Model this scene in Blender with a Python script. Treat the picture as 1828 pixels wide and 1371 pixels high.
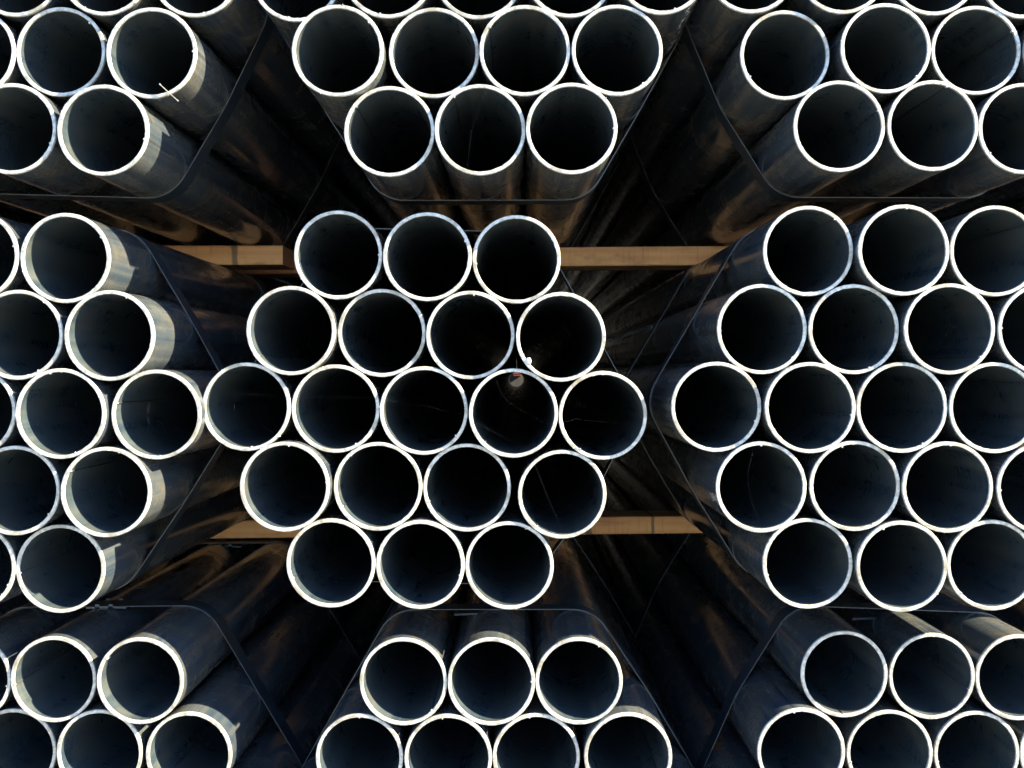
import bpy, bmesh, math, random
from mathutils import Vector

# ------------------------------------------------------------------ camera, sky, sun, exposure
scene = bpy.context.scene
for o in list(bpy.data.objects):
    bpy.data.objects.remove(o)
C = scene.collection

CAM_Y = -1.1936
cam = bpy.data.cameras.new('camera')
cam.sensor_fit = 'HORIZONTAL'
cam.sensor_width = 36.0
cam.lens = 1650.0 / 1828.0 * 36.0
cam.shift_x = -(923.0 - 914.0) / 1828.0
cam.shift_y = (665.0 - 685.5) / 1828.0
cam.clip_start = 0.02
cam.clip_end = 1500.0
camo = bpy.data.objects.new('camera', cam)
camo.location = (0, CAM_Y, 0)
camo.rotation_euler = (math.radians(90), 0, 0)
C.objects.link(camo)
scene.camera = camo

SUN_PHI = math.radians(33.0)      # height of the sun within the plane of the cut ends
SUN_DELTA = math.radians(12.2)    # how far it stands in front of that plane (raking light)
SUN = Vector((math.cos(SUN_DELTA) * math.cos(SUN_PHI), -math.sin(SUN_DELTA),
              math.cos(SUN_DELTA) * math.sin(SUN_PHI)))
world = bpy.data.worlds.new('World')
scene.world = world
world.use_nodes = True
wn = world.node_tree
sky = wn.nodes.new('ShaderNodeTexSky')
sky.sky_type = 'NISHITA'
sky.sun_disc = False
sky.air_density = 1.0
sky.dust_density = 0.3
sky.ozone_density = 4.0
sky.sun_elevation = math.asin(SUN.z)
sky.sun_rotation = math.atan2(SUN.x, SUN.y)
wn.links.new(sky.outputs[0], wn.nodes['Background'].inputs[0])
wn.nodes['Background'].inputs[1].default_value = 0.085

sun = bpy.data.lights.new('sun', 'SUN')
sun.energy = 5.0
sun.angle = math.radians(0.5)
sun.color = (1.0, 0.85, 0.56)
suno = bpy.data.objects.new('sun', sun)
suno.rotation_euler = SUN.to_track_quat('Z', 'Y').to_euler()
suno.location = SUN * 20
C.objects.link(suno)

vs = scene.view_settings
vs.view_transform = 'Standard'
vs.look = 'None'
vs.gamma = 1.0
vs.use_curve_mapping = False
vs.exposure = 3.3

random.seed(11)
R = 0.05715          # pipe outer radius (114.3 mm pipe)
WALL = 0.0046
RI = R - WALL
LEN = 5.72
SEG = 96

# ------------------------------------------------------------------ material helpers
class NT:
    """small wrapper for building node trees"""
    def __init__(self, name):
        self.m = bpy.data.materials.new(name)
        self.m.use_nodes = True
        self.t = self.m.node_tree
        self.b = self.t.nodes['Principled BSDF']
    def n(self, kind, **kw):
        nd = self.t.nodes.new('ShaderNode' + kind)
        for k, v in kw.items():
            setattr(nd, k, v)
        return nd
    def l(self, a, b):
        self.t.links.new(a, b)
    def put(self, sock, v):
        if hasattr(v, 'links') or isinstance(v, bpy.types.NodeSocket):
            self.l(v, sock)
        else:
            sock.default_value = v
    def math(self, op, a, b=0.0, c=None, clamp=False):
        nd = self.n('Math', operation=op, use_clamp=clamp)
        self.put(nd.inputs[0], a); self.put(nd.inputs[1], b)
        if c is not None: self.put(nd.inputs[2], c)
        return nd.outputs[0]
    def mix(self, f, a, b, blend='MIX'):
        nd = self.n('Mix', data_type='RGBA', blend_type=blend)
        self.put(nd.inputs[0], f); self.put(nd.inputs[6], a); self.put(nd.inputs[7], b)
        return nd.outputs[2]
    def noise(self, vec, scale, detail=4.0, rough=0.55):
        nd = self.n('TexNoise')
        nd.inputs['Scale'].default_value = scale
        nd.inputs['Detail'].default_value = detail
        nd.inputs['Roughness'].default_value = rough
        self.l(vec, nd.inputs['Vector'])
        return nd.outputs[0]
    def ramp(self, f, lo, hi, a=0.0, b=1.0):
        nd = self.n('MapRange', clamp=True)
        self.l(f, nd.inputs[0])
        for i, v in ((1, lo), (2, hi), (3, a), (4, b)):
            nd.inputs[i].default_value = v
        return nd.outputs[0]
    def coords(self, scale=(1, 1, 1), rnd=True):
        tc = self.n('TexCoord')
        v = tc.outputs['Object']
        if rnd:
            oi = self.n('ObjectInfo')
            s = self.n('VectorMath', operation='SCALE')
            s.inputs[0].default_value = (13.7, 9.1, 17.3)
            self.l(oi.outputs['Random'], s.inputs['Scale'])
            mp = self.n('VectorMath', operation='MULTIPLY')
            self.l(v, mp.inputs[0]); mp.inputs[1].default_value = scale
            ad = self.n('VectorMath', operation='ADD')
            self.l(mp.outputs[0], ad.inputs[0]); self.l(s.outputs[0], ad.inputs[1])
            return ad.outputs[0]
        mp = self.n('VectorMath', operation='MULTIPLY')
        self.l(v, mp.inputs[0]); mp.inputs[1].default_value = scale
        return mp.outputs[0]
    def sep(self):
        tc = self.n('TexCoord'); s = self.n('SeparateXYZ')
        self.l(tc.outputs['Object'], s.inputs[0])
        return s.outputs
    def bump(self, h, strength, dist):
        nd = self.n('Bump')
        nd.inputs['Strength'].default_value = strength
        nd.inputs['Distance'].default_value = dist
        self.l(h, nd.inputs['Height'])
        self.l(nd.outputs[0], self.b.inputs['Normal'])
    def out(self, col=None, rough=None, metal=None, ior=None):
        if col is not None: self.put(self.b.inputs['Base Color'], col)
        if rough is not None: self.put(self.b.inputs['Roughness'], rough)
        if metal is not None: self.put(self.b.inputs['Metallic'], metal)
        if ior is not None: self.put(self.b.inputs['IOR'], ior)
        return self.m

def mill_scale(name, c_lo, c_hi, rust, r_lo, r_hi, seam_w, relief=.12, scuff=.7):
    """blue-black mill scale: streaks along the pipe, blotches, faint roller rings, a dark weld line"""
    a = NT(name)
    streak = a.noise(a.coords((70, 1.6, 70)), 1.0, 5, 0.6)
    fine = a.noise(a.coords((260, 5, 260)), 1.0, 3, 0.6)
    blotch = a.noise(a.coords((1, .6, 1)), 26.0, 5, 0.62)
    ring = a.noise(a.coords((9, 150, 9)), 1.0, 3, 0.6)
    col = a.mix(a.ramp(streak, .35, .68), c_lo, c_hi)
    col = a.mix(a.ramp(blotch, .46, .66, 0, .7), col, rust)
    pale = a.math('MULTIPLY', a.ramp(fine, .62, .8), a.ramp(blotch, .35, .6))
    col = a.mix(a.math('MULTIPLY', pale, scuff), col, (.12, .12, .115, 1))
    x, y, z = a.sep()
    az = a.math('ABSOLUTE', z)
    wob = a.math('MULTIPLY', a.noise(a.coords((30, 3, 30)), 1.0, 3), seam_w * .5)
    seam = a.ramp(a.math('ADD', az, wob), seam_w * .45, seam_w * 1.3, 1, 0)
    seam = a.math('MULTIPLY', seam, a.ramp(x, 0.0, 0.01))
    col = a.mix(a.math('MULTIPLY', seam, .55), col, (.012, .013, .016, 1))
    rg = a.math('ADD', a.ramp(streak, .3, .7, r_lo, r_hi), a.ramp(ring, .35, .7, -.05, .09))
    rg = a.math('ADD', rg, a.ramp(blotch, .4, .7, -.03, .12))
    h = a.math('ADD', a.math('MULTIPLY', streak, .6), a.math('MULTIPLY', ring, .25))
    if relief: a.bump(h, relief, .0008)
    return a.out(col, rg, 0.0, 1.75)

MAT = {}
MAT['outer'] = mill_scale('pipe_mill_scale', (.014, .022, .035, 1), (.042, .048, .052, 1), (.052, .048, .039, 1), .08, .30, .0030, .07)
MAT['inner'] = mill_scale('pipe_inside', (.013, .022, .032, 1), (.027, .037, .044, 1), (.030, .033, .030, 1), .24, .40, .0026, 0, .12)

def cut_steel():
    a = NT('cut_steel_end')
    v = a.coords((1, 1, 1))
    grain = a.noise(v, 900.0, 3, .7)
    saw = a.noise(a.coords((1, 1, 1)), 210.0, 4, .65)
    dull = a.noise(a.coords((1, 1, 1)), 34.0, 3, .5)
    col = a.mix(a.ramp(saw, .36, .62), (.18, .186, .186, 1), (.37, .37, .36, 1))
    col = a.mix(a.math('MULTIPLY', a.ramp(grain, .54, .66), a.ramp(dull, .44, .60)), col, (.05, .047, .043, 1))
    col = a.mix(a.ramp(dull, .54, .70, 0, .75), col, (.13, .115, .085, 1))
    line = a.noise(a.coords((1500, 1500, 120)), 1.0, 2, .5)
    col = a.mix(a.math('MULTIPLY', a.ramp(line, .58, .70), .55), col, (.06, .058, .052, 1))
    a.bump(a.math('ADD', a.math('MULTIPLY', grain, .4), saw), .25, .0004)
    return a.out(col, a.ramp(dull, .4, .7, .34, .5), .25, 1.6)
MAT['rim'] = cut_steel()

def plain(name, col, rough, metal=0.0, nscale=60.0, amt=.3, bump=0.0):
    a = NT(name)
    nz = a.noise(a.coords((1, 1, 1)), nscale, 4, .6)
    dark = tuple(c * (1 - amt) for c in col[:3]) + (1,)
    lite = tuple(min(1, c * (1 + amt)) for c in col[:3]) + (1,)
    if bump: a.bump(nz, bump, .001)
    return a.out(a.mix(a.ramp(nz, .3, .7), dark, lite), a.ramp(nz, .3, .7, rough - .06, rough + .08), metal)
MAT['glint_dull'] = plain('glint_and_dull_steel', (.20, .21, .22, 1), .4, .3, 140, .35, .4)
MAT['strap'] = plain('strap_blued_steel', (.011, .017, .025, 1), .38, .0, 45, .3, .1)
MAT['edge'] = plain('sheared_edge', (.075, .08, .083, 1), .4, .2, 90, .3)
MAT['seal'] = plain('seal_steel', (.012, .015, .02, 1), .34, .0, 80, .3, .1)
MAT['sliver'] = plain('bright_sliver', (.17, .165, .14, 1), .45, .2, 300, .3)
MAT['paint'] = plain('pale_paint', (.36, .37, .36, 1), .5, 0, 300, .3)
MAT['ink'] = plain('stencil_ink', (.42, .43, .45, 1), .6, 0, 600, .4)
MAT['web'] = plain('cobweb_silk', (.12, .13, .15, 1), .5, 0, 100, .1)
MAT['red'] = plain('red_paint', (.11, .012, .016, 1), .5, 0, 8, .2)
MAT['white'] = plain('white_paint', (.06, .06, .06, 1), .5, 0, 8, .1)
MAT['panel'] = plain('dark_panel', (.022, .024, .028, 1), .6, 0, 6, .3)
MAT['ground'] = plain('concrete_yard', (.185, .19, .19, 1), .9, 0, 25, .2, .3)

def wood(name, lo, hi, stains=()):
    a = NT(name)
    grain = a.noise(a.coords((2.2, 30, 70)), 1.0, 6, .62)
    knots = a.noise(a.coords((5, 20, 26)), 1.0, 3, .5)
    sawn = a.noise(a.coords((190, 6, 7)), 1.0, 4, .7)
    dirt = a.noise(a.coords((14, 14, 30)), 1.0, 5, .65)
    col = a.mix(a.ramp(grain, .32, .70), lo, hi)
    col = a.mix(a.ramp(knots, .52, .74, 0, .65), col, (.34, .10, .05, 1))
    col = a.mix(a.ramp(sawn, .56, .78, 0, .5), col, (.15, .075, .035, 1))
    col = a.mix(a.ramp(dirt, .56, .76, 0, .6), col, (.16, .105, .07, 1))
    x, y, z = a.sep()
    blot = a.noise(a.coords((60, 60, 34)), 1.0, 4, .6)
    for sx, sw, amt in stains:
        d = a.math('ABSOLUTE', a.math('SUBTRACT', x, sx))
        d = a.math('ADD', d, a.math('MULTIPLY', a.math('SUBTRACT', blot, .5), sw * 1.6))
        col = a.mix(a.math('MULTIPLY', a.ramp(d, sw * .55, sw, 1, 0), amt), col, (.075, .07, .062, 1))
    a.bump(a.math('ADD', grain, sawn), .35, .0012)
    return a.out(col, .75)

# ------------------------------------------------------------------ mesh helpers
def mesh_obj(name, bm, mats, parent=None, smooth=False):
    me = bpy.data.meshes.new(name)
    bm.normal_update()
    bm.to_mesh(me); bm.free()
    for m in (mats if isinstance(mats, (list, tuple)) else [mats]):
        me.materials.append(m)
    if smooth:
        for p in me.polygons: p.use_smooth = True
    return link(name, me, parent)

def link(name, me, parent=None):
    o = bpy.data.objects.new(name, me)
    C.objects.link(o)
    if parent is not None: o.parent = parent
    return o

def tag(o, label, cat, group=None, kind=None):
    o['label'] = label
    o['category'] = cat
    if group: o['group'] = group
    if kind: o['kind'] = kind
    return o

def box(bm, x0, x1, y0, y1, z0, z1, bev=0.0, seg=2):
    vs_ = [bm.verts.new((x, y, z)) for x in (x0, x1) for y in (y0, y1) for z in (z0, z1)]
    f = [(0, 1, 3, 2), (4, 6, 7, 5), (0, 4, 5, 1), (2, 3, 7, 6), (0, 2, 6, 4), (1, 5, 7, 3)]
    fs = [bm.faces.new([vs_[i] for i in q]) for q in f]
    if bev:
        es = list({e for q in fs for e in q.edges})
        bmesh.ops.bevel(bm, geom=es, offset=bev, segments=seg, affect='EDGES')

def tube_path(bm, pts, rad, n=6):
    rings = []
    for i, p in enumerate(pts):
        a = pts[max(0, i - 1)]; b = pts[min(len(pts) - 1, i + 1)]
        t = (b - a).normalized()
        u = t.orthogonal().normalized(); w = t.cross(u)
        r = rad[i] if isinstance(rad, (list, tuple)) else rad
        rings.append([bm.verts.new(p + (u * math.cos(k * 2 * math.pi / n) + w * math.sin(k * 2 * math.pi / n)) * r) for k in range(n)])
    for q, s in zip(rings, rings[1:]):
        for k in range(n):
            bm.faces.new((q[k], q[(k + 1) % n], s[(k + 1) % n], s[k]))
    bm.faces.new(rings[0][::-1]); bm.faces.new(rings[-1])

# ------------------------------------------------------------------ the setting
bm = bmesh.new()
GZ = -0.965
g = 420.0
bm.faces.new([bm.verts.new(p) for p in ((-g, -g, GZ), (g, -g, GZ), (g, g, GZ), (-g, g, GZ))])
o = mesh_obj('ground', bm, MAT['ground'])
o['kind'] = 'structure'

# ------------------------------------------------------------------ pipe positions, bundle by bundle: (row, column, x, z, y of the cut end)
BUNDLES = {
    'TL': [
        (0, 0, -0.7479, 0.7117, -0.0274), (0, 1, -0.6333, 0.7105, -0.0229), (0, 2, -0.5187, 0.7093, -0.0057),
        (1, 0, -0.8066, 0.6107, -0.0151), (1, 1, -0.6917, 0.6118, -0.0367), (1, 2, -0.5771, 0.6107, -0.0213), (1, 3, -0.4625, 0.6095, -0.0271),
        (2, 0, -0.8671, 0.5104, -0.0199), (2, 1, -0.7525, 0.5097, -0.0364), (2, 2, -0.6379, 0.5104, -0.0175), (2, 3, -0.5233, 0.5095, -0.0226), (2, 4, -0.4087, 0.5083, -0.0207),
        (3, 0, -0.8122, 0.4097, -0.0190), (3, 1, -0.6976, 0.4091, -0.0147), (3, 2, -0.5830, 0.4099, -0.0129), (3, 3, -0.4598, 0.4021, -0.0313),
        (4, 0, -0.7549, 0.3096, -0.0219), (4, 1, -0.6363, 0.3067, -0.0316), (4, 2, -0.5178, 0.3032, -0.0380),
    ],
    'TM': [
        (0, 0, -0.1653, 0.7008, -0.0304), (0, 1, -0.0493, 0.7027, -0.0179), (0, 2, 0.0653, 0.7031, -0.0296),
        (1, 0, -0.2224, 0.6015, -0.0278), (1, 1, -0.1056, 0.6029, -0.0464), (1, 2, 0.0090, 0.6031, -0.0117), (1, 3, 0.1236, 0.6044, -0.0504),
        (2, 0, -0.2800, 0.5024, -0.0210), (2, 1, -0.1628, 0.5036, -0.0292), (2, 2, -0.0482, 0.5038, -0.0254), (2, 3, 0.0664, 0.5039, -0.0307), (2, 4, 0.1812, 0.5053, -0.0370),
        (3, 0, -0.2232, 0.4005, -0.0441), (3, 1, -0.1049, 0.4042, -0.0257), (3, 2, 0.0097, 0.4043, -0.0338), (3, 3, 0.1255, 0.4040, -0.0355),
        (4, 0, -0.1610, 0.3042, -0.0281), (4, 1, -0.0464, 0.3044, -0.0352), (4, 2, 0.0682, 0.3048, -0.0398),
    ],
    'TR': [
        (0, 0, 0.4138, 0.7092, -0.0108), (0, 1, 0.5324, 0.7083, -0.0243), (0, 2, 0.6492, 0.7073, -0.0294),
        (1, 0, 0.3547, 0.6111, -0.0273), (1, 1, 0.4723, 0.6107, -0.0275), (1, 2, 0.5900, 0.6092, -0.0176), (1, 3, 0.7065, 0.6080, -0.0222),
        (2, 0, 0.2969, 0.5121, -0.0235), (2, 1, 0.4135, 0.5123, -0.0211), (2, 2, 0.5299, 0.5116, -0.0184), (2, 3, 0.6477, 0.5097, -0.0125), (2, 4, 0.7625, 0.5066, -0.0073),
        (3, 0, 0.3415, 0.4047, -0.0154), (3, 1, 0.4661, 0.4100, -0.0255), (3, 2, 0.5873, 0.4123, -0.0114), (3, 3, 0.7025, 0.4090, -0.0167),
        (4, 0, 0.4025, 0.3077, -0.0392), (4, 1, 0.5228, 0.3104, -0.0321), (4, 2, 0.6373, 0.3069, -0.0317),
    ],
    'ML': [
        (0, 0, -0.8082, 0.1498, -0.0353), (0, 1, -0.6893, 0.1484, -0.0222), (0, 2, -0.5732, 0.1453, -0.0212),
        (1, 0, -0.8683, 0.0520, -0.0182), (1, 1, -0.7514, 0.0499, -0.0265), (1, 2, -0.6335, 0.0478, -0.0212), (1, 3, -0.5147, 0.0467, -0.0268),
        (2, 0, -0.9282, -0.0459, -0.0108), (2, 1, -0.8118, -0.0477, -0.0380), (2, 2, -0.6941, -0.0495, -0.0192), (2, 3, -0.5771, -0.0520, -0.0258), (2, 4, -0.4594, -0.0536, -0.0172),
        (3, 0, -0.8717, -0.1456, -0.0214), (3, 1, -0.7544, -0.1469, -0.0161), (3, 2, -0.6397, -0.1504, -0.0162), (3, 3, -0.5200, -0.1514, -0.0248),
        (4, 0, -0.8174, -0.2465, -0.0321), (4, 1, -0.7028, -0.2509, -0.0042), (4, 2, -0.5883, -0.2528, -0.0033),
    ],
    'CC': [
        (0, 0, -0.2307, 0.1518, -0.0021), (0, 1, -0.1153, 0.1490, -0.0058), (0, 2, -0.0007, 0.1463, 0.0005),
        (1, 0, -0.2900, 0.0537, -0.0089), (1, 1, -0.1754, 0.0514, 0.0049), (1, 2, -0.0602, 0.0483, -0.0016), (1, 3, 0.0558, 0.0454, -0.0161),
        (2, 0, -0.3496, -0.0442, -0.0005), (2, 1, -0.2350, -0.0469, 0.0033), (2, 2, -0.1204, -0.0492, -0.0001), (2, 3, -0.0047, -0.0519, -0.0104), (2, 4, 0.1106, -0.0553, -0.0023),
        (3, 0, -0.2957, -0.1454, -0.0175), (3, 1, -0.1797, -0.1472, -0.0005), (3, 2, -0.0650, -0.1494, 0.0060), (3, 3, 0.0583, -0.1573, -0.0006),
        (4, 0, -0.2397, -0.2453, -0.0046), (4, 1, -0.1246, -0.2477, -0.0025), (4, 2, -0.0099, -0.2499, 0.0031),
    ],
    'MR': [
        (0, 0, 0.3687, 0.1540, -0.0234), (0, 1, 0.4843, 0.1534, -0.0364), (0, 2, 0.6015, 0.1528, -0.0321),
        (1, 0, 0.3109, 0.0551, -0.0207), (1, 1, 0.4260, 0.0548, -0.0248), (1, 2, 0.5424, 0.0546, -0.0350), (1, 3, 0.6597, 0.0540, -0.0357),
        (2, 0, 0.2525, -0.0436, -0.0227), (2, 1, 0.3682, -0.0442, -0.0333), (2, 2, 0.4841, -0.0440, -0.0316), (2, 3, 0.6001, -0.0443, -0.0328), (2, 4, 0.7175, -0.0454, -0.0242),
        (3, 0, 0.3073, -0.1442, -0.0308), (3, 1, 0.4262, -0.1431, -0.0280), (3, 2, 0.5408, -0.1440, -0.0333), (3, 3, 0.6597, -0.1455, -0.0333),
        (4, 0, 0.3676, -0.2416, -0.0250), (4, 1, 0.4829, -0.2434, -0.0338), (4, 2, 0.5995, -0.2431, -0.0278),
    ],
    'BL': [
        (0, 0, -0.7328, -0.4092, 0.0398), (0, 1, -0.6179, -0.4091, 0.0380), (0, 2, -0.4978, -0.4072, 0.0262),
        (1, 0, -0.7899, -0.5086, 0.0437), (1, 1, -0.6753, -0.5083, 0.0459), (1, 2, -0.5558, -0.5060, 0.0361), (1, 3, -0.4368, -0.5089, 0.0359),
        (2, 0, -0.8468, -0.6080, 0.0519), (2, 1, -0.7301, -0.6089, 0.0515), (2, 2, -0.6093, -0.6074, 0.0323), (2, 3, -0.4930, -0.6088, 0.0341), (2, 4, -0.3760, -0.6096, 0.0400),
        (3, 0, -0.7859, -0.7091, 0.0494), (3, 1, -0.6655, -0.7072, 0.0504), (3, 2, -0.5492, -0.7087, 0.0350), (3, 3, -0.4320, -0.7096, 0.0360),
        (4, 0, -0.7214, -0.8073, 0.0341), (4, 1, -0.6050, -0.8088, 0.0362), (4, 2, -0.4879, -0.8096, 0.0396),
    ],
    'BM': [
        (0, 0, -0.1485, -0.4037, 0.0130), (0, 1, -0.0336, -0.4033, 0.0118), (0, 2, 0.0810, -0.4035, 0.0147),
        (1, 0, -0.2063, -0.5038, 0.0154), (1, 1, -0.0899, -0.5031, 0.0121), (1, 2, 0.0252, -0.5036, 0.0169), (1, 3, 0.1443, -0.4990, 0.0066),
        (2, 0, -0.2627, -0.6036, 0.0130), (2, 1, -0.1461, -0.6030, 0.0342), (2, 2, -0.0312, -0.6034, 0.0094), (2, 3, 0.0878, -0.6013, 0.0115), (2, 4, 0.2040, -0.6009, 0.0187),
        (3, 0, -0.2026, -0.7027, 0.0051), (3, 1, -0.0877, -0.7031, 0.0107), (3, 2, 0.0313, -0.7011, 0.0144), (3, 3, 0.1476, -0.7006, 0.0218),
        (4, 0, -0.1442, -0.8028, 0.0016), (4, 1, -0.0252, -0.8008, 0.0276), (4, 2, 0.0911, -0.8004, 0.0109),
    ],
    'BR': [
        (0, 0, 0.4319, -0.3981, 0.0259), (0, 1, 0.5521, -0.4041, 0.0358), (0, 2, 0.6690, -0.4069, 0.0390),
        (1, 0, 0.3711, -0.4953, 0.0130), (1, 1, 0.4959, -0.5067, 0.0358), (1, 2, 0.6147, -0.5099, 0.0417), (1, 3, 0.7306, -0.5096, 0.0428),
        (2, 0, 0.3222, -0.6054, 0.0353), (2, 1, 0.4380, -0.6065, 0.0419), (2, 2, 0.5538, -0.6077, 0.0401), (2, 3, 0.6711, -0.6096, 0.0440), (2, 4, 0.7857, -0.6101, 0.0353),
        (3, 0, 0.3817, -0.7082, 0.0334), (3, 1, 0.4975, -0.7094, 0.0367), (3, 2, 0.6134, -0.7105, 0.0238), (3, 3, 0.7292, -0.7117, 0.0455),
        (4, 0, 0.4413, -0.8111, 0.0260), (4, 1, 0.5571, -0.8122, 0.0212), (4, 2, 0.6729, -0.8134, 0.0538),
    ],
}

# the stack goes on beyond the frame: neighbours on both sides and one more unseen layer on top, added to darken the gaps
def shifted(src, dx, dz, seed):
    rr = random.Random(seed)
    return [(i, j, x + dx, z + dz, y + rr.uniform(-.012, .012)) for (i, j, x, z, y) in BUNDLES[src]]
PX, PZ = .600, .554
BUNDLES['TLL'] = shifted('TM', -2 * PX, -.0005, 1); BUNDLES['MLL'] = shifted('CC', -2 * PX, -.0010, 2); BUNDLES['BLL'] = shifted('BM', -2 * PX, -.001, 3)
BUNDLES['TRR'] = shifted('TM', 2 * PX + .02, .0042, 4); BUNDLES['MRR'] = shifted('CC', 2 * PX + .02, .0042, 5); BUNDLES['BRR'] = shifted('BM', 2 * PX + .02, .0042, 6)
BUNDLES['MRR'] = [(i, j, x, z, y + .085) for (i, j, x, z, y) in BUNDLES['MRR']]
BUNDLES['XL'] = shifted('TL', 0, PZ + .008, 7); BUNDLES['XM'] = shifted('TM', 0, PZ + .002, 8); BUNDLES['XR'] = shifted('TR', 0, PZ + .006, 9)

# ------------------------------------------------------------------ pipe meshes (shared by all pipes)
def tube_mesh():
    bm = bmesh.new()
    ys = [0.003, .05, .2, .6, 1.6, 3.2, LEN]
    def loop(r, y):
        return [bm.verts.new((r * math.cos(2 * math.pi * k / SEG), y, r * math.sin(2 * math.pi * k / SEG))) for k in range(SEG)]
    O = [loop(R, y) for y in ys]; I = [loop(RI, y) for y in ys]
    for a, b in zip(O, O[1:]):
        for k in range(SEG):
            f = bm.faces.new((a[k], a[(k + 1) % SEG], b[(k + 1) % SEG], b[k])); f.material_index = 0; f.smooth = True
    for a, b in zip(I, I[1:]):
        for k in range(SEG):
            f = bm.faces.new((a[k], b[k], b[(k + 1) % SEG], a[(k + 1) % SEG])); f.material_index = 1; f.smooth = True
    for k in range(SEG):
        f = bm.faces.new((O[-1][k], O[-1][(k + 1) % SEG], I[-1][(k + 1) % SEG], I[-1][k])); f.material_index = 1
    me = bpy.data.meshes.new('pipe_tube')
    bm.to_mesh(me); bm.free()
    me.materials.append(MAT['outer']); me.materials.append(MAT['inner'])
    return me

def rim_mesh(seed):
    """cut end: a short bright ring, chamfered, with a ragged burr along both edges"""
    rn = random.Random(seed)
    bm = bmesh.new()
    # burr roughness: a few ragged stretches on an otherwise clean edge
    rag = [0.0] * SEG
    for _ in range(rn.randint(2, 4)):
        c = rn.randrange(SEG); w = rn.randint(4, 14)
        for k in range(-w, w + 1):
            rag[(c + k) % SEG] = max(rag[(c + k) % SEG], 1 - abs(k) / (w + 1))
    tilt = rn.uniform(-1, 1) * .0005; tph = rn.uniform(0, 6.28)
    prof = []
    for k in range(SEG):
        a = 2 * math.pi * k / SEG
        j = .00012 + .0006 * rag[k]
        ro = R + rn.uniform(-.2, .5) * j
        ri = RI - rn.uniform(-.1, .9) * j
        y0 = tilt * math.cos(a - tph) + rn.uniform(-1, 1) * .00006
        row = [(R, .003), (ro, y0 + .0009), (ro - .0006, y0), (ri + .0005, y0 + rn.uniform(-.0001, .0001)), (ri, y0 + .0007), (RI, .003)]
        prof.append([bm.verts.new((r * math.cos(a), y, r * math.sin(a))) for r, y in row])
    for k in range(SEG):
        p, q = prof[k], prof[(k + 1) % SEG]
        for i in range(5):
            f = bm.faces.new((p[i], p[i + 1], q[i + 1], q[i])); f.smooth = i in (0, 4)
    for _ in range(rn.randint(3, 7)):       # loose chips hanging on the edge
        a = rn.uniform(0, 6.283); inner = rn.random() < .7
        r = RI + .0003 if inner else R - .0003
        s = rn.uniform(.0005, .0013); d = -1 if inner else 1
        ln = rn.uniform(.6, 1.6)
        pts = [(r - d * s * .5, a - s / r), (r - d * s * .5, a + s / r), (r + d * s * ln, a + rn.uniform(-1, 1) * s / r)]
        v = [bm.verts.new((q * math.cos(b), .0004, q * math.sin(b))) for q, b in pts]
        w = bm.verts.new((r * math.cos(a), -s * .8, r * math.sin(a)))
        w2 = bm.verts.new((r * math.cos(a), s * 2, r * math.sin(a)))
        for i in range(3):
            bm.faces.new((v[i], v[(i + 1) % 3], w)); bm.faces.new((v[(i + 1) % 3], v[i], w2))
    bmesh.ops.recalc_face_normals(bm, faces=bm.faces)
    me = bpy.data.meshes.new('pipe_end_rim')
    bm.to_mesh(me); bm.free()
    me.materials.append(MAT['rim'])
    return me

def bead_mesh(seed):
    """inside weld flash: a low ridge along the whole pipe with a ragged, slightly bent front tip"""
    rn = random.Random(seed)
    bm = bmesh.new()
    ys = [-.0004, .004, .012, .03, .08, .2, .6, 2.0, LEN - .01]
    rings = []
    for i, y in enumerate(ys):
        h = rn.uniform(.0009, .0016) * (1.35 if i < 2 else 1)
        w = rn.uniform(.0011, .0016)
        off = rn.uniform(-.0003, .0003)
        rings.append([bm.verts.new(p) for p in ((RI + .0004, y, -w + off), (RI - h * .7, y, -w * .6 + off), (RI - h, y, off),
                                                (RI - h * .7, y, w * .6 + off), (RI + .0004, y, w + off))])
    for a, b in zip(rings, rings[1:]):
        for k in range(4):
            f = bm.faces.new((a[k], b[k], b[k + 1], a[k + 1])); f.material_index = 0 if a is rings[0] else 1
    bm.faces.new(rings[0]); bm.faces.new(rings[-1][::-1])
    bmesh.ops.recalc_face_normals(bm, faces=bm.faces)
    me = bpy.data.meshes.new('pipe_weld_bead')
    bm.to_mesh(me); bm.free()
    me.materials.append(MAT['rim']); me.materials.append(MAT['inner'])
    return me

TUBE = tube_mesh()
RIMS = [rim_mesh(100 + i) for i in range(9)]
BEADS = [bead_mesh(200 + i) for i in range(5)]

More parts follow.
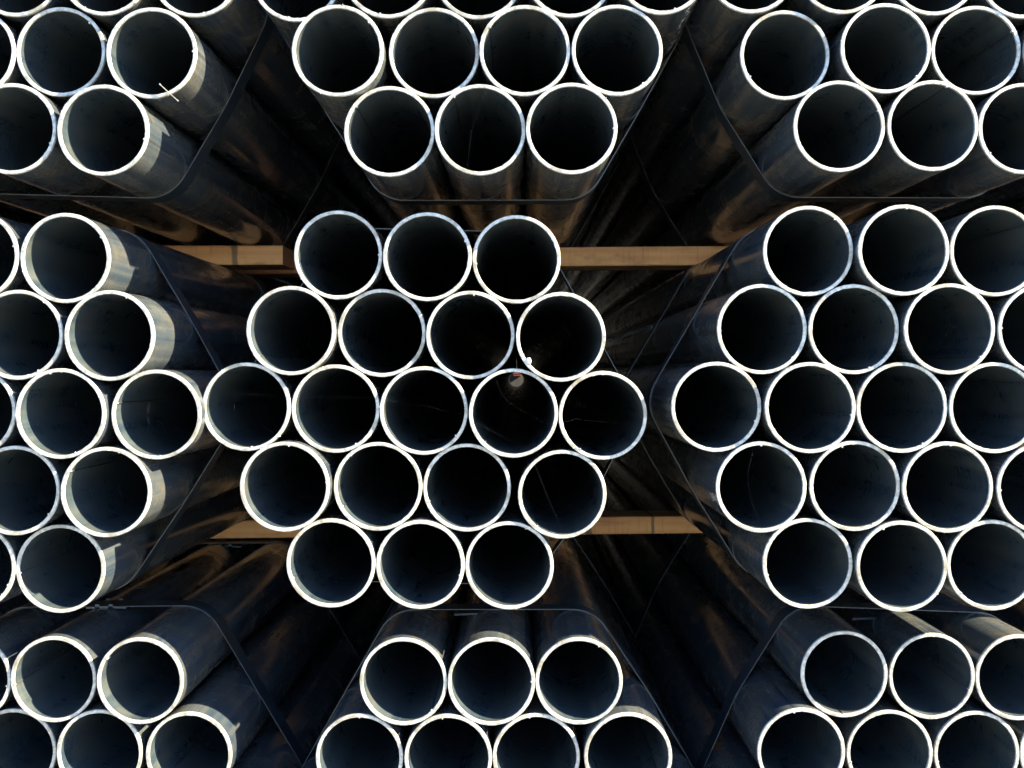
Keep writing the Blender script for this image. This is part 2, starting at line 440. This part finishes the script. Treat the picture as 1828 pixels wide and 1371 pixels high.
# angle of the weld seam seen from the cut end (degrees, 0 = towards the long-batten side, 90 = up)
SEAM = {('CC', 0, 0): 0, ('CC', 0, 1): 22, ('CC', 1, 0): 218, ('CC', 1, 1): 232, ('CC', 1, 2): 85, ('CC', 2, 0): 277,
        ('CC', 2, 1): 300, ('CC', 2, 2): 322, ('CC', 2, 3): 226, ('CC', 2, 4): 236, ('CC', 3, 0): 84, ('CC', 3, 1): 209,
        ('CC', 3, 2): 200, ('CC', 3, 3): 232, ('CC', 4, 0): 202, ('CC', 4, 1): 345, ('CC', 4, 2): 66, ('CC', 0, 2): 186,
        ('ML', 0, 2): 30, ('ML', 1, 3): 66, ('ML', 2, 4): 164, ('ML', 2, 3): 104, ('ML', 3, 3): 150, ('ML', 4, 2): 186,
        ('ML', 1, 2): 300, ('ML', 3, 2): 325,
        ('TL', 4, 2): -12, ('TL', 4, 1): -20, ('TL', 3, 2): 45, ('TL', 3, 3): 2,
        ('TM', 3, 0): 42, ('TM', 3, 1): 190, ('TM', 3, 2): 146, ('TM', 3, 3): 308, ('TM', 4, 0): 143, ('TM', 4, 1): 128, ('TM', 4, 2): 0,
        ('TR', 3, 0): 212, ('TR', 3, 1): 318, ('TR', 3, 2): 28, ('TR', 4, 0): 22, ('TR', 4, 1): 70, ('TR', 4, 2): 216,
        ('MR', 0, 0): 50, ('MR', 0, 1): 86, ('MR', 0, 2): 40, ('MR', 1, 0): 182, ('MR', 1, 1): 292, ('MR', 1, 2): 318, ('MR', 1, 3): 178,
        ('MR', 2, 0): 340, ('MR', 2, 1): 350, ('MR', 2, 2): 300, ('MR', 2, 3): 36, ('MR', 3, 0): 90, ('MR', 3, 1): 108, ('MR', 3, 2): 86,
        ('MR', 4, 0): 196, ('MR', 4, 1): 116, ('MR', 4, 2): 222,
        ('BL', 0, 2): 146, ('BL', 0, 1): 188, ('BL', 1, 3): 225, ('BL', 1, 2): 300, ('BM', 0, 0): 315, ('BM', 0, 1): 0, ('BM', 0, 2): 60,
        ('BM', 1, 0): 90, ('BM', 1, 1): 98, ('BM', 1, 2): 100, ('BR', 0, 0): 268, ('BR', 0, 1): 340, ('BR', 1, 0): 100}
ROWN = ['top row', 'upper row of four', 'middle row of five', 'lower row of four', 'bottom row']
ORD = ['first', 'second', 'third', 'fourth', 'fifth']
BUNDLE = {'TL': 'the upper short-batten bundle', 'TM': 'the upper central bundle', 'TR': 'the upper long-batten bundle',
          'ML': 'the middle short-batten bundle', 'CC': 'the middle central bundle', 'MR': 'the middle long-batten bundle',
          'BL': 'the lowest short-batten bundle', 'BM': 'the lowest central bundle', 'BR': 'the lowest long-batten bundle',
          'TLL': 'the outer upper short-batten bundle', 'MLL': 'the outer middle short-batten bundle', 'BLL': 'the outer lowest short-batten bundle',
          'TRR': 'the outer upper long-batten bundle', 'MRR': 'the outer middle long-batten bundle', 'BRR': 'the outer lowest long-batten bundle',
          'XL': 'the topmost short-batten bundle', 'XM': 'the topmost central bundle', 'XR': 'the topmost long-batten bundle'}
SPECIAL = {('CC', 1, 3): 'steel pipe with white drip', ('TL', 3, 3): 'steel pipe under bright sliver',
           ('ML', 2, 4): 'steel pipe with painted glint inside', ('TM', 2, 4): 'steel pipe with white stencil marks',
           ('CC', 2, 3): 'steel pipe showing daylight', ('MR', 3, 0): 'steel pipe with faint speckled marks'}
PIPE = {}
rn = random.Random(5)
for b, rows in BUNDLES.items():
    for (i, j, x, z, y) in rows:
        o = link('steel_pipe', TUBE)
        th = math.radians(SEAM.get((b, i, j), rn.uniform(0, 360)))
        o.location = (x, y, z)
        o.rotation_euler = (0, -th, 0)
        ov = rn.uniform(-.0035, .0035)
        o.scale = (1 + ov, 1, 1 - ov)          # pipes are never quite round
        if (b, i, j) in SPECIAL:
            lab = '%s, %s of %s' % (SPECIAL[(b, i, j)], ROWN[i], BUNDLE[b])
        else:
            lab = 'steel pipe %s from short-batten side, %s, %s' % (ORD[j], ROWN[i], BUNDLE[b][4:])
        tag(o, lab, 'pipe', 'strapped steel pipes')
        link('end_rim', RIMS[rn.randrange(len(RIMS))], o)
        link('weld_bead', BEADS[rn.randrange(len(BEADS))], o)
        PIPE[(b, i, j)] = (o, x, z, y, th)

# ------------------------------------------------------------------ steel straps with crimped seals
def support(cs, n, r):
    c = max(cs, key=lambda q: q[0] * n[0] + q[1] * n[1])
    return c[0] + n[0] * r, c[1] + n[1] * r

def strap(b, y, w, label, seal_x=None):
    cs = [(p[2], p[3]) for p in BUNDLES[b]]
    bm = bmesh.new()
    N = 264
    rings = []
    for k in range(N):
        a = 2 * math.pi * (k + .5) / N
        n = (math.cos(a), math.sin(a))
        i_ = support(cs, n, R + .0003); o_ = support(cs, n, R + .0012)
        dy = .0012 * math.sin(a * 2 + len(b) + y * 40)
        rings.append([bm.verts.new((i_[0], y + dy, i_[1])), bm.verts.new((o_[0], y + dy, o_[1])),
                      bm.verts.new((o_[0], y + dy + w, o_[1])), bm.verts.new((i_[0], y + dy + w, i_[1]))])
    for k in range(N):
        p, q = rings[k], rings[(k + 1) % N]
        for m in range(4):
            f = bm.faces.new((p[m], q[m], q[(m + 1) % 4], p[(m + 1) % 4])); f.material_index = m in (0, 2)
    bmesh.ops.recalc_face_normals(bm, faces=bm.faces)
    o = mesh_obj('steel_strap', bm, [MAT['strap'], MAT['edge']])
    tag(o, label, 'strap', 'steel straps round the pipe bundles')
    if seal_x is not None:
        zt = support(cs, (0, 1), R + .0012)[1]
        # top of the strap under the seal
        top = [c for c in cs if c[1] > max(q[1] for q in cs) - .03]
        zt = max((c[1] + math.sqrt(max(0, R * R - (seal_x - c[0]) ** 2)) for c in top if abs(seal_x - c[0]) < R), default=zt) + .0014
        bm = bmesh.new()
        L, h = .060, .0016
        # sleeve plate in strips, notched tabs bent up at the strip edges
        n = 9
        for k in range(n):
            x0 = seal_x - L / 2 + L * k / n; x1 = x0 + L / n
            up = .0030 if (k in (2, 5) and b in ('BL', 'ML', 'MR')) else 0.0
            t = (k + .5) / n - .5
            cz = zt - .0035 * (2 * t) ** 2 * .4
            box(bm, x0, x1, y - .0012, y + w + .0012, cz - .0002, cz + h)
            for yy, dd in ((y - .0030, 1), (y + w + .0012, -1)):        # edge folded down, tabs punched up
                box(bm, x0 + .0002, x1 - .0002, yy, yy + .0018, cz + up - .0012, cz + h + up)
        bm.normal_update()
        for f in bm.faces:
            c = f.calc_center_median()
            f.material_index = 1 if (c.y < y - .0025 and b in ('BL', 'ML', 'MR')) else 0
        mesh_obj('seal', bm, [MAT['seal'], MAT['edge']], o)
    return o

SX = {}
for b, rows in BUNDLES.items():
    tp = [p for p in rows if p[0] == 0]
    SX[b] = tp[1][2]
SX['BL'] = SX['BL'] + .004; SX['MR'] = SX['MR'] - .004; SX['ML'] -= .022; SX['BM'] -= .028; SX['BR'] -= .035
Y1 = {k: .14 for k in BUNDLES}
Y1.update({'TL': .105, 'TM': .130, 'TR': .125, 'ML': .120, 'CC': .150, 'MR': .160, 'BL': .190, 'BM': .156, 'BR': .152})
Y2 = {k: .93 for k in BUNDLES}
Y2.update({'TL': .690, 'TM': .930, 'TR': .760, 'ML': .690, 'CC': .880, 'MR': .550, 'BL': .700, 'BM': .860, 'BR': .880})
for b in BUNDLES:
    strap(b, Y1[b], .032, 'blue-black steel strap nearest the cut ends round %s' % BUNDLE[b], SX[b])
    strap(b, Y2[b], .032, 'blue-black steel strap set deep behind round %s' % BUNDLE[b], SX[b] + (.02 if b == 'BL' else 0))

# ------------------------------------------------------------------ timber battens between the layers
def batten(name, label, p0, p1, depth, th, mat, mat_end):
    """p0, p1: the two ends (x, front y, bottom z)"""
    rr = random.Random(name + label)
    a = Vector(p0); b = Vector(p1)
    L = (b - a).length
    bm = bmesh.new()
    N = max(6, int(L / .022))
    rows = []
    for k in range(N + 1):
        x = L * k / N
        j = lambda s: rr.uniform(-s, s)
        e = .0022
        pr = [(0 + e + j(.0006), 0), (depth - e, 0), (depth, e), (depth, th - e), (depth - e, th), (e + j(.0006), th), (0 + j(.0004), th - e + j(.0008)), (0 + j(.0004), e + abs(rr.gauss(0, .0011)))]
        rows.append([bm.verts.new((x, q[0], q[1])) for q in pr])
    for p, q in zip(rows, rows[1:]):
        for m in range(8):
            bm.faces.new((p[m], p[(m + 1) % 8], q[(m + 1) % 8], q[m]))
    f = bm.faces.new(rows[0]); f.material_index = 1
    f = bm.faces.new(rows[-1][::-1]); f.material_index = 1
    bmesh.ops.recalc_face_normals(bm, faces=bm.faces)
    o = mesh_obj('timber_batten', bm, [mat, mat_end])
    o.location = a
    d = b - a
    o.rotation_euler = (0, -math.atan2(d.z, math.hypot(d.x, d.y)), math.atan2(d.y, d.x))
    return tag(o, label, 'batten', 'timber battens between the pipe bundles')

W1 = wood('sawn_pine_warm', (.58, .255, .10, 1), (.77, .43, .195, 1), ((1.755, .0075, .75),))
W2 = wood('sawn_pine_red', (.48, .19, .095, 1), (.62, .29, .15, 1))
W3 = wood('sawn_pine_pale', (.62, .29, .12, 1), (.77, .45, .21, 1))
W4 = wood('sawn_pine_stained', (.60, .27, .10, 1), (.77, .43, .185, 1), ((1.655, .008, .8), (1.79, .004, .75), (1.60, .003, .3)))
WE = wood('end_grain', (.15, .075, .042, 1), (.22, .12, .065, 1))
batten('a', 'short timber batten with its sawn end showing beside the central bundle', (-2.3, .590, .2078), (-.452, .590, .2083), .089, .0372, W1, WE)
batten('b', 'reddish timber batten tucked behind the sawn end of the short batten', (-.98, .756, .2078), (-.25, .756, .2092), .089, .0370, W2, WE)
batten('c', 'long pale timber batten bridging the central and the middle long-batten bundles', (-.20, .636, .2093), (2.2, .539, .2136), .089, .0370, W3, WE)
batten('d', 'stained timber batten running under the central bundle', (-1.5, .686, -.3475), (2.1, .855, -.3378), .089, .0368, W4, WE)
batten('e', 'timber batten carrying the topmost layer of bundles', (-1.2, .64, .7695), (1.2, .64, .7675), .089, .036, W3, WE)
batten('f', 'timber batten under the outer middle short-batten bundle', (-2.3, .70, -.3483), (-1.52, .70, -.3480), .089, .0365, W4, WE)
for zz, s in ((.2085, 'upper'), (-.3455, 'lower')):
    batten(s, 'rear timber batten under the far end of the %s layer of bundles' % s, (-1.9, 4.9, zz - .0006), (2.0, 4.9, zz + (.0036 if zz > 0 else .006)), .089, .0368, W2, WE)
for b, lab in (('BL', 'the lowest short-batten bundle'), ('BM', 'the bundle below the central one'), ('BR', 'the lowest long-batten bundle'),
               ('BLL', 'the outer lowest short-batten bundle'), ('BRR', 'the outer lowest long-batten bundle')):
    zb = min(p[3] for p in BUNDLES[b]) - R - .0005
    xc = sum(p[2] for p in BUNDLES[b]) / 19
    for yy, s in ((.75, 'front'), (4.9, 'rear')):
        bm = bmesh.new()
        box(bm, -.3, .3, 0, .1, 0, zb - GZ - .001, .004)
        o = mesh_obj('timber_sleeper', bm, W2)
        o.location = (xc, yy, GZ + .001)
        tag(o, '%s timber sleeper on the ground under %s' % (s, lab), 'sleeper', 'sleepers under the stack')

# ------------------------------------------------------------------ barrier added behind the stack to block far-end light, seen through one open pipe
root = bpy.data.objects.new('light_block_barrier', None)
C.objects.link(root); root.location = (0, 6.45, GZ)
tag(root, 'added dark light-blocking barrier with a red and white plate glimpsed through an open pipe', 'barrier')
bm = bmesh.new(); box(bm, -4.5, 4.5, .03, .09, 0.0, 1.75, .005); mesh_obj('panel', bm, MAT['panel'], root)
bm = bmesh.new(); box(bm, -.032, .034, -.005, .03, -GZ - .030, -GZ - .012, .002); mesh_obj('red_plate', bm, MAT['red'], root)
bm = bmesh.new(); box(bm, -.036, .040, -.008, .03, -GZ - .0115, -GZ + .004, .002); mesh_obj('white_plate', bm, MAT['white'], root)

# ------------------------------------------------------------------ small things on single pipes
def on_pipe(key, name, bm, mat, smooth=False):
    """mesh given in the pipe's upright frame (x right, y along, z up), turned into the pipe's own frame"""
    o, x, z, y, th = PIPE[key]
    c, s = math.cos(-th), math.sin(-th)
    for v in bm.verts:
        X, Z = v.co.x, v.co.z
        v.co.x = X * c - Z * s; v.co.z = X * s + Z * c
    return mesh_obj(name, bm, mat, o, smooth)

# white drip hanging on the inside edge of a rim, with a duller patch behind it
bm = bmesh.new()
bmesh.ops.create_icosphere(bm, subdivisions=3, radius=1.0)
for v in bm.verts:
    n = v.co.copy()
    k = 1 + .12 * math.sin(5 * n.x + 2) * math.cos(4 * n.z)
    v.co = Vector((n.x * .0034 * k, n.y * .0025, n.z * .0046 * k))
    a = math.radians(217)
    v.co += Vector((math.cos(a) * (RI - .0012), .0002, math.sin(a) * (RI - .0012)))
on_pipe(('CC', 1, 3), 'paint_drip', bm, MAT['paint'], True)
bm = bmesh.new()
def wall_patch(bm, a0, a1, y0, y1, r, wobble, seed, nseg=14):
    rr = random.Random(seed)
    t = []; u = []
    for k in range(nseg + 1):
        f = k / nseg
        a = a0 + (a1 - a0) * f
        mid = (y0 + y1) / 2 + (rr.uniform(-1, 1) * wobble)
        half = (y1 - y0) / 2 * max(.06, math.sin(math.pi * min(max(f, .02), .98)) ** .7) * rr.uniform(.75, 1)
        t.append(bm.verts.new((r * math.cos(a), mid - half, r * math.sin(a))))
        u.append(bm.verts.new((r * math.cos(a), mid + half, r * math.sin(a))))
    for k in range(nseg):
        bm.faces.new((t[k], t[k + 1], u[k + 1], u[k]))
wall_patch(bm, math.radians(206), math.radians(226), .004, .016, RI - .0004, .0004, 3)
on_pipe(('CC', 1, 3), 'dull_patch', bm, MAT['glint_dull'])

# painted glint on the inner wall: reflected sunlight drawn as a pale patch
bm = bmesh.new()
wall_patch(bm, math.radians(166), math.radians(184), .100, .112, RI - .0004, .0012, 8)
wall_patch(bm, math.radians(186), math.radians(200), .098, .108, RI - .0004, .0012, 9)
on_pipe(('ML', 2, 4), 'painted_glint', bm, MAT['glint_dull'])

# stencil marks: a line of small printed strokes along the outer wall, too blurred to read
def stencil(key, a_mid, y0, y1, seed, n, hgt=.010):
    rr = random.Random(seed)
    bm = bmesh.new()
    y = y0
    st = (y1 - y0) / n
    for k in range(n):
        if rr.random() < .16:
            y += st; continue
        for _ in range(rr.choice((2, 2, 3))):
            vert = rr.random() < .5
            da = rr.uniform(-.5, .5) * hgt / R
            dy = rr.uniform(0, .6) * st
            la = (rr.uniform(.45, .9) * hgt if vert else .0012) / R
            ly = .0012 if vert else rr.uniform(.4, .7) * st
            a0 = a_mid + (max(-.5 * hgt / R, da - la / 2)); a1 = a0 + la
            p = [((R + .00015) * math.cos(a), yy, (R + .00015) * math.sin(a)) for a, yy in ((a0, y + dy), (a1, y + dy), (a1, y + dy + ly), (a0, y + dy + ly))]
            bm.faces.new([bm.verts.new(q) for q in p])
        y += st
    on_pipe(key, 'stencil_marking', bm, MAT['ink'])
stencil(('TM', 2, 4), math.radians(-50), .012, .26, 4, 24)
stencil(('MR', 3, 0), math.radians(196), .006, .05, 6, 6, .012)

# bright sliver of metal lying over the rim
o, x, z, y, th = PIPE[('TL', 3, 3)]
P = lambda u, v, dy: Vector(((u - 923) * (y - .003 + dy - CAM_Y) / 1650, y - .003 + dy, -(v - 665) * (y - .003 + dy - CAM_Y) / 1650))
bm = bmesh.new()
tube_path(bm, [P(285, 150, .0), P(287.5, 152.5, -.0004), P(301, 165, -.001), P(315, 177.5, -.0012), P(318.5, 180.5, -.001)], [.0011, .0006, .00065, .0006, .0011], 5)
tag(mesh_obj('metal_sliver', bm, MAT['sliver']), 'thin bright metal sliver lying across the rim of a pipe', 'sliver')

# fine cobweb threads hanging in some of the pipe mouths
def thread(key, pts, back, label):
    o, x, z, y, th = PIPE[key]
    Y = y + back
    raw = [Vector(((u - 923) * (Y - CAM_Y) / 1650, Y + .004 * i, -(v - 665) * (Y - CAM_Y) / 1650)) for i, (u, v) in enumerate(pts)]
    out = []
    for a, b in zip(raw, raw[1:]):
        out += [a.lerp(b, t / 4) + Vector((0, 0, -.0006 * math.sin(math.pi * t / 4))) for t in range(4)]
    out.append(raw[-1])
    bm = bmesh.new()
    tube_path(bm, out, .000025, 3)
    tag(mesh_obj('cobweb_thread', bm, MAT['web']), label, 'cobweb', 'cobweb threads in the pipe mouths')
thread(('CC', 2, 0), [(378, 700), (450, 704), (508, 709)], .014, 'cobweb thread across the first pipe in the middle row of the middle central bundle')
thread(('CC', 2, 1), [(534, 709), (600, 708), (668, 710)], .014, 'cobweb thread across the second pipe in the middle row of the middle central bundle')
thread(('CC', 2, 2), [(690, 714), (760, 725), (826, 740)], .014, 'cobweb thread across the third pipe in the middle row of the middle central bundle')
thread(('CC', 2, 3), [(886, 678), (893, 700), (908, 718), (940, 738), (980, 760)], .012, 'bent cobweb thread in the pipe mouth showing daylight')
thread(('CC', 2, 3), [(850, 755), (900, 780), (938, 804)], .016, 'low straight cobweb thread in the pipe mouth showing daylight')
thread(('CC', 2, 4), [(1006, 753), (1028, 748), (1085, 754), (1142, 760)], .014, 'cobweb thread across the fifth pipe in the middle row of the middle central bundle')
thread(('CC', 3, 3), [(955, 830), (980, 892), (1006, 952)], .012, 'cobweb thread across the last pipe in the lower four of the middle central bundle')
thread(('TM', 4, 1), [(862, 172), (842, 230), (833, 298)], .016, 'cobweb thread down the middle bottom pipe of the upper central bundle')
thread(('MR', 3, 0), [(1347, 792), (1335, 850), (1345, 900), (1366, 938)], .014, 'curved cobweb thread in the speckled pipe of the middle long-batten bundle')
